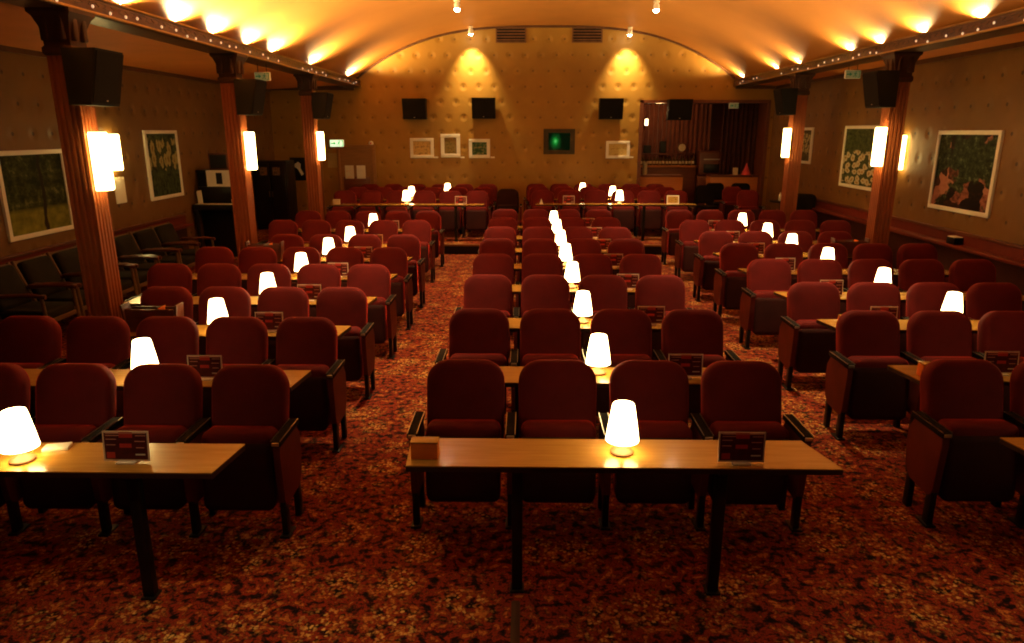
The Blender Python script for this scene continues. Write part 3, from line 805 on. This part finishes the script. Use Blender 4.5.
SPOT = 640
def spot(loc, tgt, label, energy, size=1.2, blend=.6):
    r = thing('ceiling_spotlight', label, 'spotlight', loc, 0, 'ceiling spotlights')
    d = (Vector(tgt) - Vector(loc)).normalized(); q = d.to_track_quat('-Z', 'Y').to_matrix().to_4x4()
    mb(M['white_frame']).lathe([(.055, .02), (.055, .05), (.02, .055)], 16).obj('mount', r)
    mb(M['white_frame']).lathe([(.052, -.10), (.055, -.10), (.055, -.02), (.045, .0), (.02, .02)], 16, cap0=False, mtx=q).obj('housing', r)
    mb(M['spotlens']).lathe([(.050, -.095), (.047, -.115), (.036, -.132), (.018, -.142), (.004, -.145)], 16, cap0=False, mtx=q).obj('lens', r)
    l = light('spot_beam', 'SPOT', (0, 0, 0), energy, (1, .72, .34), r, spot_size=size, spot_blend=blend, shadow_soft_size=.05)
    l.location = q @ Vector((0, 0, -.16)); l.rotation_euler = d.to_track_quat('-Z', 'Y').to_euler()
for x, nm in ((-1.22, 'left'), (2.32, 'right')):
    spot((x, 16.85, vault_z(x) - .06), (x, YB, 3.5), 'bright spotlight by the back wall, %s of the pair, washing the padding' % nm, 330, 1.3, 1.0)
    spot((x, 13.6, vault_z(x) - .06), (x, 13.3, 0), 'bright vault spotlight at top edge, %s one of the pair' % nm, SPOT, 1.1, 1.0)
    for y in (10.2, 6.8, 2.0):
        spot((x, y, vault_z(x) - .06), (x, y - .2, 0), 'vault spotlight over the %s aisle, %s' % (nm, {10.2: 'above the middle rows', 6.8: 'above the third row', 2.0: 'before the front tables'}[y]), SPOT * (1.1 if y > 5 else .40), 1.05 if y > 5 else .95, 1.0)

# string lights on the beam faces
for s, px, nm in ((1, PXL, 'left'), (-1, PXR, 'right')):
    r = thing('string_lights', 'string of tiny lights along the face of the %s beam' % nm, 'string lights', (px + s * .155, 0, 3.36))
    pts = []; nb = 46; y = 5.6; st = (16.8 - 5.6) / nb
    for k in range(nb * 6 + 1):
        t = k / 6; ph = t % 1
        pts.append((s * (.006 + .01 * abs(math.sin(PI * t))), 5.6 + st * t + .05 * math.sin(4 * PI * t), .028 * math.cos(2 * PI * t)))
    mb(M['black']).tube(pts, .003, 5).obj('cable', r)
    bb = None
    for k in range(nb):
        p = pts[k * 6 + 3]
        if k % 5 == 3 or (k > 8 and random.random() < .25): continue
        if bb is None:
            bb = mb(M['fairy']).lathe([(.003, -.016), (.011, -.008), (.012, .004), (.006, .014)], 8).obj('bulb', r); o = bb
        else:
            o = bb.copy(); C.objects.link(o); o.parent = r
        o.location = (p[0] + s * .012, p[1] + random.uniform(-.06, .06), p[2] - .012 + random.uniform(-.02, .03))

# ------------------------------------------------------------------ exit signs
def sign(label, loc, rz, lit, rod):
    r = thing('exit_sign', label, 'exit sign', loc, rz)
    if rod: r.scale = (.68, .8, .72)
    mb(M['white_frame']).box(-.17, .17, -.0, .05, -.085, .085, .008).obj('housing', r)
    mb(M['sign_face'] if lit else M['sign_dim']).box(-.16, .16, -.004, .0, -.076, .076).obj('face', r)
    b = mb(M['green_sign'] if lit else M['sign_dim_green'])
    y0, y1 = -.008, -.003
    b.prism([(-.14, -.012), (-.14, .012), (-.075, .012), (-.075, .040), (-.02, 0), (-.075, -.040), (-.075, -.012)], 'y', y0, y1)   # arrow
    b.lathe([(.001, 0), (.013, .001), (.013, .004)], 10, mtx=Matrix.Translation((.062, -.004, .05)) @ Matrix.Rotation(PI / 2, 4, 'X'))
    b.prism([(.040, .030), (.066, .034), (.058, -.012), (.036, -.010)], 'y', y0, y1)                       # torso
    b.prism([(.050, -.008), (.036, -.012), (.016, -.034), (.000, -.036), (.002, -.048), (.022, -.046)], 'y', y0, y1)   # rear leg
    b.prism([(.044, -.010), (.058, -.010), (.074, -.032), (.066, -.062), (.054, -.062), (.060, -.034)], 'y', y0, y1)   # front leg
    b.prism([(.064, .030), (.070, .022), (.092, .006), (.086, -.002), (.062, .016)], 'y', y0, y1)
    b.prism([(.042, .030), (.020, .022), (.014, -.002), (.022, -.004), (.028, .014), (.044, .018)], 'y', y0, y1)
    b.prism([(.105, -.066), (.150, -.066), (.150, .066), (.105, .066), (.105, .054), (.136, .054), (.136, -.054), (.105, -.054)], 'y', y0, y1)
    b.obj('pictogram', r)
    if rod: mb(M['black']).box(-.10, -.09, .02, .03, .085, rod, 0).box(.09, .10, .02, .03, .085, rod, 0).obj('rod', r)
    return r
sign('lit pale green exit sign above the door in the back wall', (-4.47, YB - .052, 2.0), 0, True, 0)
sign('dim exit sign hanging from the side ceiling behind the middle left pillar', (-3.90, 11.0, 3.06), 0, False, .24)
sign('dim exit sign hanging above the right side aisle', (4.92, 11.3, 3.10), 0, False, .20)
sign('small dim exit sign at the top of the bar opening', (4.85, YB - .055, 2.85), 0, False, 0).scale = (.65, .8, .75)

# ------------------------------------------------------------------ back-left corner: door, papers, alarm, cabinet, piano
r = tag(bpy.data.objects.new('door_1', None), 'brown panelled double door with papers in the back wall', 'door'); C.objects.link(r); r.location = (-4.04, YB, PH); r['kind'] = 'structure'
dw, dh = .38, 1.72
b = mb(M['door_wood']).box(-dw - .07, -dw, -.05, 0, 0, dh + .07, .006).box(dw, dw + .09, -.06, 0, 0, dh + .07, .006).box(-dw - .07, dw + .09, -.055, 0, dh, dh + .075, .006); b.obj('door_frame', r)
b = mb(M['door_wood']).box(-dw, dw, -.03, 0, 0, dh)
b.m(M['wood_dark'])
for z0, z1 in ((.10, .55), (.62, 1.05)): b.box(-dw + .06, dw - .06, -.036, -.028, z0, z1, .003)
b.obj('door_leaf', r)
mb(M['brass']).tube([(dw - .06, -.03, .82), (dw - .06, -.07, .82), (dw - .15, -.07, .82)], .01).obj('door_handle', r)
def sheet(name, x, z, w, h, label, m=None, y=YB - .037, cat='notice'):
    o = mb(m or M['paper']).box(-w / 2, w / 2, -.004, 0, -h / 2, h / 2).obj(name); o.location = (x, y, z); tag(o, label, cat); return o
sheet('paper_notice', -4.21, 1.33, .21, .31, 'bright white sheet pinned on the door, left of two', picture('notice_print', pic_land((.8, .74, .55), (.72, .66, .48), (.78, .5, .3))))
sheet('paper_notice', -3.93, 1.33, .21, .31, 'bright white sheet pinned on the door, right of two')
sheet('paper_notice', -4.60, 1.60, .26, .34, 'dim yellowish sheet beside the door below the exit sign', plain('yellowed_sheet', (.40, .28, .09), .8, var=.1), YB)
r = thing('fire_alarm', 'small pale fire alarm sounder above the door corner', 'alarm', (-3.66, YB - .001, 2.0))
mb(M['white_frame']).lathe([(.055, 0), (.055, .03), (.04, .045), (.01, .05)], 16, mtx=Matrix.Rotation(PI / 2, 4, 'X')).obj('body', r)
mb(M['menu_red']).lathe([(.02, .05), (.018, .06), (.004, .064)], 10, mtx=Matrix.Rotation(PI / 2, 4, 'X')).obj('strobe', r)
r = thing('poster', 'dark poster with pale figure on the back wall left corner', 'poster', (-5.44, YB - .001, 1.40))
mb(M['ebony']).box(-.20, .20, -.02, 0, -.27, .27, .003).obj('sheet', r)
mb(M['paper']).prism([(-.08, .12), (0, .17), (.06, .12), (.05, .02), (.12, -.12), (.06, -.16), (0, -.03), (-.04, .02), (-.12, .05)], 'y', -.024, -.0195).obj('figure', r)
struct(mb(M['door_wood']).box(-5.0, -4.86, YB - .05, YB, PH, 1.95, .006).obj('trim_6'))
# black tall cabinet
r = thing('cabinet', 'tall black cabinet in the back left corner', 'cabinet', (-5.53, 15.85, PH))
mb(M['ebony']).box(-.36, .36, -.30, .30, 0, 1.48, .01).obj('body', r)
for s in (-1, 1): 
    d = mb(M['ebony']).box(s * .17 - .165, s * .17 + .165, -.322, -.302, .08, 1.44, .005).obj('door', r)
    mb(M['brass']).box(s * .03 - .008, s * .03 + .008, -.345, -.322, .72, .84, .003).obj('handle', d)
for k, x in enumerate((-5.66, -5.38)):
    sheet('paper_notice', x, 1.44, .16, .18, 'small dim print on the black corner cabinet, %s' % ('left of two' if k == 0 else 'right of two'), picture('dim_print', pic_land((.02, .015, .01), (.16, .10, .05), (.30, .20, .10))), 15.525)
# upright piano
r = thing('upright_piano', 'black upright piano by the left wall behind the armchairs', 'piano', (-5.55, 13.06, 0))
mb(M['ebony']).box(-.42, .42, -.02, .28, .0, 1.56, .01).obj('case', r)
mb(M['ebony']).box(-.44, .44, -.04, .30, 1.56, 1.59, .006).obj('lid', r)
mb(M['ebony']).box(-.42, .42, -.36, -.02, .90, 1.0, .01).obj('key_bed', r)
mb(M['ivory']).box(-.38, .38, -.34, -.20, 1.0, 1.012, .002).obj('keyboard', r)
mb(M['ebony']).box(-.40, .40, -.12, -.06, 1.04, 1.30, .004, Matrix.Identity(4)).obj('music_desk', r)
for s in (-1, 1): mb(M['ebony']).lathe([(.03, 0), (.04, .04), (.028, .12), (.035, .5), (.045, .88), (.045, .90)], 12, at=(s * .37, -.31, 0)).obj('leg', r)
sheet('poster', -5.53, 1.45, .46, .29, 'pale landscape sheet with dark photo on the piano front', y=12.935, cat='poster')
o = mb(M['ebony']).box(-.055, .055, -.003, 0, -.10, .10).obj('photo_print'); o.location = (-5.53, 12.93, 1.45); tag(o, 'small dark photo on the pale sheet at the piano', 'photo')
r = thing('framed_board', 'dark framed board standing on top of the piano', 'picture frame', (-5.60, 13.15, 1.59))
mb(M['wood_dark']).box(-.18, .18, -.02, .02, 0, .30, .006).obj('frame', r); mb(M['ebony']).box(-.15, .15, -.026, -.018, .03, .27).obj('panel', r)
o = mb(M['paper']).box(-.045, .045, -.004, .004, 0, .24, 0, Matrix.Rotation(-.16, 4, 'Y') @ Matrix.Rotation(-.2, 4, 'X')).obj('leaning_card'); o.location = (-5.88, 12.86, 1.0); tag(o, 'narrow white card leaning at the left end of the piano keys', 'card')
o = mb(M['paper']).lathe([(.03, 0), (.04, .07), (.036, .07), (.028, .008)], 14).obj('cup'); o.location = (-5.27, 12.84, 1.012); tag(o, 'small pale cup on the right end of the piano keys', 'cup')

# ------------------------------------------------------------------ bar opening on the right
b = mb(M['wood_dark']).box(AX0 - .06, AX0 + .02, YB - .03, YB + .2, PH, AZ + .06).box(AX1 - .02, AX1 + .05, YB - .03, YB + .2, PH, AZ + .06).box(AX0 - .06, AX1 + .05, YB - .03, YB + .2, AZ, AZ + .07)
struct(b.obj('trim_7'))
b = mb(M['wood_dark']).box(AX0 - .4, AX0 - .3, YB + .18, 19.4, PH, 3.1).box(AX1 + .1, AX1 + .2, YB + .18, 19.4, PH, 3.1).box(AX0 - .4, AX1 + .2, 19.3, 19.4, PH, 3.1)
struct(b.obj('wall_bar'))
struct(mb(M['wood_dark']).box(AX0 - .4, AX1 + .2, YB + .18, 19.4, 3.1, 3.2).obj('ceiling_bar'))
def drape(name, x0, x1, y, z0, z1, m, label):
    n = int((x1 - x0) / .012); f = []; bk = []
    for k in range(n + 1):
        x = x0 + (x1 - x0) * k / n
        w = .035 * math.sin(2 * PI * x / .115 + .6 * math.sin(x * 5)) + .01 * math.sin(x * 31)
        f.append((x, y + w)); bk.append((x, y + w + .012))
    b = mb(m); b.prism(f + bk[::-1], 'z', z0, z1)
    return tag(b.obj(name, smooth=60), label, 'curtain')
drape('curtain', 2.6, 4.85, 19.15, PH, 2.95, M['drape'], 'long brown pleated curtain at the back of the bar')
drape('curtain', 4.9, 5.75, 18.3, PH, 2.95, plain('dark_drape', (.06, .018, .009), .9), 'darker curtain on the right of the bar opening')
def counter(x0, x1, label):
    r = thing('bar_counter', label, 'counter', ((x0 + x1) / 2, 17.62, PH)); w = (x1 - x0) / 2
    mb(M['wood_orange']).box(-w, w, -.16, .22, 0, 1.04, .006).obj('body', r)
    mb(M['wood_dark']).box(-w - .0, w + .0, -.20, .26, 1.04, 1.085, .008).obj('counter_top', r)
    b = mb(M['wood_dark']); b.box(-w + .05, w - .05, -.17, -.16, .08, .14); b.obj('kick_rail', r)
counter(2.78, 3.82, 'orange wooden bar counter left of the gap'); counter(4.48, 5.62, 'orange wooden bar counter right of the gap')
r = thing('back_bar', 'dark shelf unit with bottles behind the bar counters', 'shelf', (3.65, 18.75, PH))
mb(M['wood_dark']).box(-.72, .72, -.22, .22, 0, 1.22, .006).obj('body', r)
mb(M['wood_orange']).box(-.74, .74, -.24, .24, 1.22, 1.26, .006).obj('counter_top', r)
mb(M['wood_dark']).box(-.72, .72, .0, .2, 1.52, 1.56, .004).obj('shelf', r)
for s in (-.7, .7): mb(M['wood_dark']).box(s - .02, s + .02, .0, .2, 1.26, 1.56, .004).obj('bracket', r)
def make_bottle():
    r = thing('bottle', '', 'bottle')
    mb(M['bottle']).lathe([(.03, 0), (.034, .006), (.034, .13), (.028, .155), (.012, .175), (.012, .215)], 10).obj('glass', r)
    mb(M['label']).lathe([(.0346, .04), (.0350, .042), (.0350, .105), (.0346, .107)], 10, cap0=False, cap1=False).obj('paper_label', r)
    return r
bt = make_bottle()
for k in range(17):
    loc = (2.99 + k * .083, 18.68 + .03 * (k % 2), PH + 1.26); lab = 'small bottle with pale label, %s from left in the back bar row' % ORD[k]
    if k == 0: bt.location = loc; tag(bt, lab, None, 'bottles on the back bar')
    else: dup(bt, loc, k, lab, 'bottles on the back bar')
r = thing('clock', 'small round pale clock standing on the back bar shelf', 'clock', (4.05, 18.86, PH + 1.56))
R90 = Matrix.Translation((0, 0, .14)) @ Matrix.Rotation(PI / 2, 4, 'X')
mb(M['wood_dark']).lathe([(.12, -.02), (.13, -.01), (.13, .03), (.118, .034)], 20, mtx=R90).box(-.05, .05, -.03, .03, 0, .02).obj('case', r)
mb(M['label']).lathe([(.116, .0335), (.02, .0355), (.002, .036)], 20, mtx=R90, cap0=False).obj('dial', r)
for x, w, h, lab, m in ((3.15, .20, .20, 'dark box on the back bar shelf, left', 'ebony'), (3.55, .16, .30, 'dark upright box on the back bar shelf beside the first', 'ebony')):
    o = mb(M[m]).box(-w / 2, w / 2, -.07, .07, 0, h, .01).box(-w / 2 + .02, w / 2 - .02, -.074, -.068, .03, h - .03).obj('box'); o.location = (x, 18.84, PH + 1.56); tag(o, lab, 'box')
r = thing('coffee_machine', 'dark red boxy coffee machine on the right of the bar', 'coffee machine', (4.86, 18.75, PH + 1.0))
mb(M['wood_dark']).box(-.42, .42, -.2, .2, 0, .62, .05, None, 3).obj('body', r); mb(M['ebony']).box(-.3, .3, -.24, -.2, .08, .3, .01).obj('drip_tray', r); mb(M['chrome']).box(-.3, .3, -.205, -.198, .4, .43).obj('trim', r)
o = mb(M['wood_dark']).box(-.45, .45, -.25, .25, 0, 1.0, .006).box(-.40, .40, -.26, -.25, .08, .92, .004).obj('cupboard'); o.location = (4.86, 18.75, PH); tag(o, 'dark cupboard under the coffee machine', 'cupboard')
# cup stack, yellow box, pink cone, small light
for k in range(5):
    o = mb(M['label']).lathe([(.045, 0), (.07, .07), (.066, .07), (.042, .006)], 14).obj('cup'); o.location = (2.92, 17.62, PH + 1.085 + k * .055)
    tag(o, 'pale cup in the stack at left end of the bar, %s' % ['lowest of five', 'second from the bottom', 'middle of five', 'second from the top', 'topmost'][k], 'cup', 'stacked cups on the bar')
o = mb(M['label']).box(-.055, .055, -.04, .04, 0, .17, .006).box(-.04, .04, -.044, -.039, .03, .13).obj('carton'); o.location = (5.10, 17.58, PH + 1.085); tag(o, 'small yellowish carton on the right bar counter', 'carton')
o = mb(M['pink']).lathe([(.11, 0), (.09, .06), (.05, .16), (.012, .27), (.004, .28)], 14).obj('paper_cone'); o.location = (5.36, 17.58, PH + 1.085); tag(o, 'pink paper cone on the right bar counter', 'cone')
r = thing('wall_lamp', 'tiny white light high inside the bar on the left', 'lamp', (3.14, 19.05, 2.50)); 
mb(M['white_frame']).box(-.05, .05, 0, .05, -.09, .09, .01).obj('housing', r)
mb(emit('small_white_light', (1, .75, .45), 4)).box(-.04, .04, -.012, .0, -.08, .08, .008).obj('lens', r)
light('bar_glow', 'POINT', (3.3, 18.2, 2.75), 13, (1, .55, .2), shadow_soft_size=.1)

# loose chairs and small table on the right of the platform
put_seat((4.66, 15.05, PH), True, 'red seat standing alone on the platform right of the gap', 'loose seats by the bar', .9, -.12)
put_seat((4.60, 16.0, PH), True, 'red seat behind the lone red seat, close to the bar', 'loose seats by the bar', .9, -.05)
def make_black_chair(label, loc, rz):
    r = thing('side_chair', label, 'chair', loc, rz, 'black chairs by the bar')
    mb(M['black_cloth']).pillow(.44, .40, [(.03, .03), (0, .015), (0, -.02), (.03, -.035)], .10, .05, 0, Matrix.Translation((0, .20, .52)) @ Matrix.Rotation(-.15, 4, 'X')).obj('backrest', r, 60)
    mb(M['black_cloth']).box(-.22, .22, -.24, .20, .42, .48, .02, None, 3).obj('seat', r, 60)
    for sx in (-1, 1):
        mb(M['black']).tube([(sx * .20, -.22, 0), (sx * .19, -.20, .43)], .013).obj('leg', r)
        mb(M['black']).tube([(sx * .20, .25, 0), (sx * .19, .18, .45), (sx * .19, .26, .86)], .013).obj('leg', r)
make_black_chair('black chair in the gap between the bar counters', (4.16, 16.2, PH), .2)
make_black_chair('black chair before the right bar counter, left of two', (4.55, 16.95, PH), .1)
make_black_chair('black chair before the right bar counter, right of two', (5.10, 16.9, PH), -.1)
make_black_chair('black chair by the right wall behind the farther pillar', (5.38, 14.0, PH), -.6)
r = thing('side_table', 'small dark round table by the farther right pillar', 'table', (5.25, 14.75, PH))
mb(M['ebony']).lathe([(.22, .70), (.23, .71), (.23, .725), (.22, .73)], 20).obj('tabletop', r); mb(M['black']).lathe([(.16, 0), (.15, .015), (.02, .03), (.02, .70)], 14).obj('pedestal', r)
o = mb(M['paper']).lathe([(.025, 0), (.028, .12), (.012, .13), (.012, .17)], 12).obj('bottle'); o.location = (5.22, 14.72, PH + .73); tag(o, 'small pale bottle on the round table by the pillar', 'bottle')
o = mb(M['paper']).lathe([(.02, 0), (.055, .012), (.058, .018), (.01, .010)], 14).obj('saucer'); o.location = (5.30, 14.60, PH + .73); tag(o, 'pale saucer on the round table by the pillar', 'saucer')
r = thing('box', 'small black box with pale lid on the right wall ledge', 'box', (5.70, 9.43, .83))
mb(M['ebony']).box(-.06, .06, -.09, .09, 0, .09, .006).obj('body', r); mb(M['paper']).box(-.055, .055, -.08, .08, .09, .10, .003).obj('lid', r)
# cable cover on the carpet
o = mb(M['table_edge']).prism([(-.022, 0), (.022, 0), (.012, .006), (-.012, .006)], 'y', 0, 1.1).obj('cable_cover'); o.location = (-.035, 1.95, 0); tag(o, 'thin dark cable strip on the carpet before the front table leg', 'cable cover')

# ------------------------------------------------------------------ camera and render look
cam = bpy.data.cameras.new('camera'); co = bpy.data.objects.new('camera', cam); C.objects.link(co)
cam.sensor_width = 36; cam.sensor_fit = 'HORIZONTAL'; cam.lens = 707 / 1024 * 36
cam.clip_start = .05
co.location = (0, 0, 2.27); co.rotation_euler = (math.radians(90 - 15.04), 0, math.radians(1.017))
sc.camera = co
w = bpy.data.worlds.new('world'); sc.world = w; w.use_nodes = True
w.node_tree.nodes['Background'].inputs[0].default_value = (.0, .0, .0, 1)
w.node_tree.nodes['Background'].inputs[1].default_value = 0
sc.view_settings.view_transform = 'Standard'; sc.view_settings.look = 'None'
sc.view_settings.exposure = .12; sc.view_settings.gamma = 1
sc.view_settings.use_curve_mapping = False
sc.cycles.use_denoising = True
sc.cycles.filter_width = 1.9
sc.cycles.use_light_tree = True
sc.cycles.max_bounces = 6; sc.cycles.diffuse_bounces = 4
sc.cycles.sample_clamp_indirect = 4
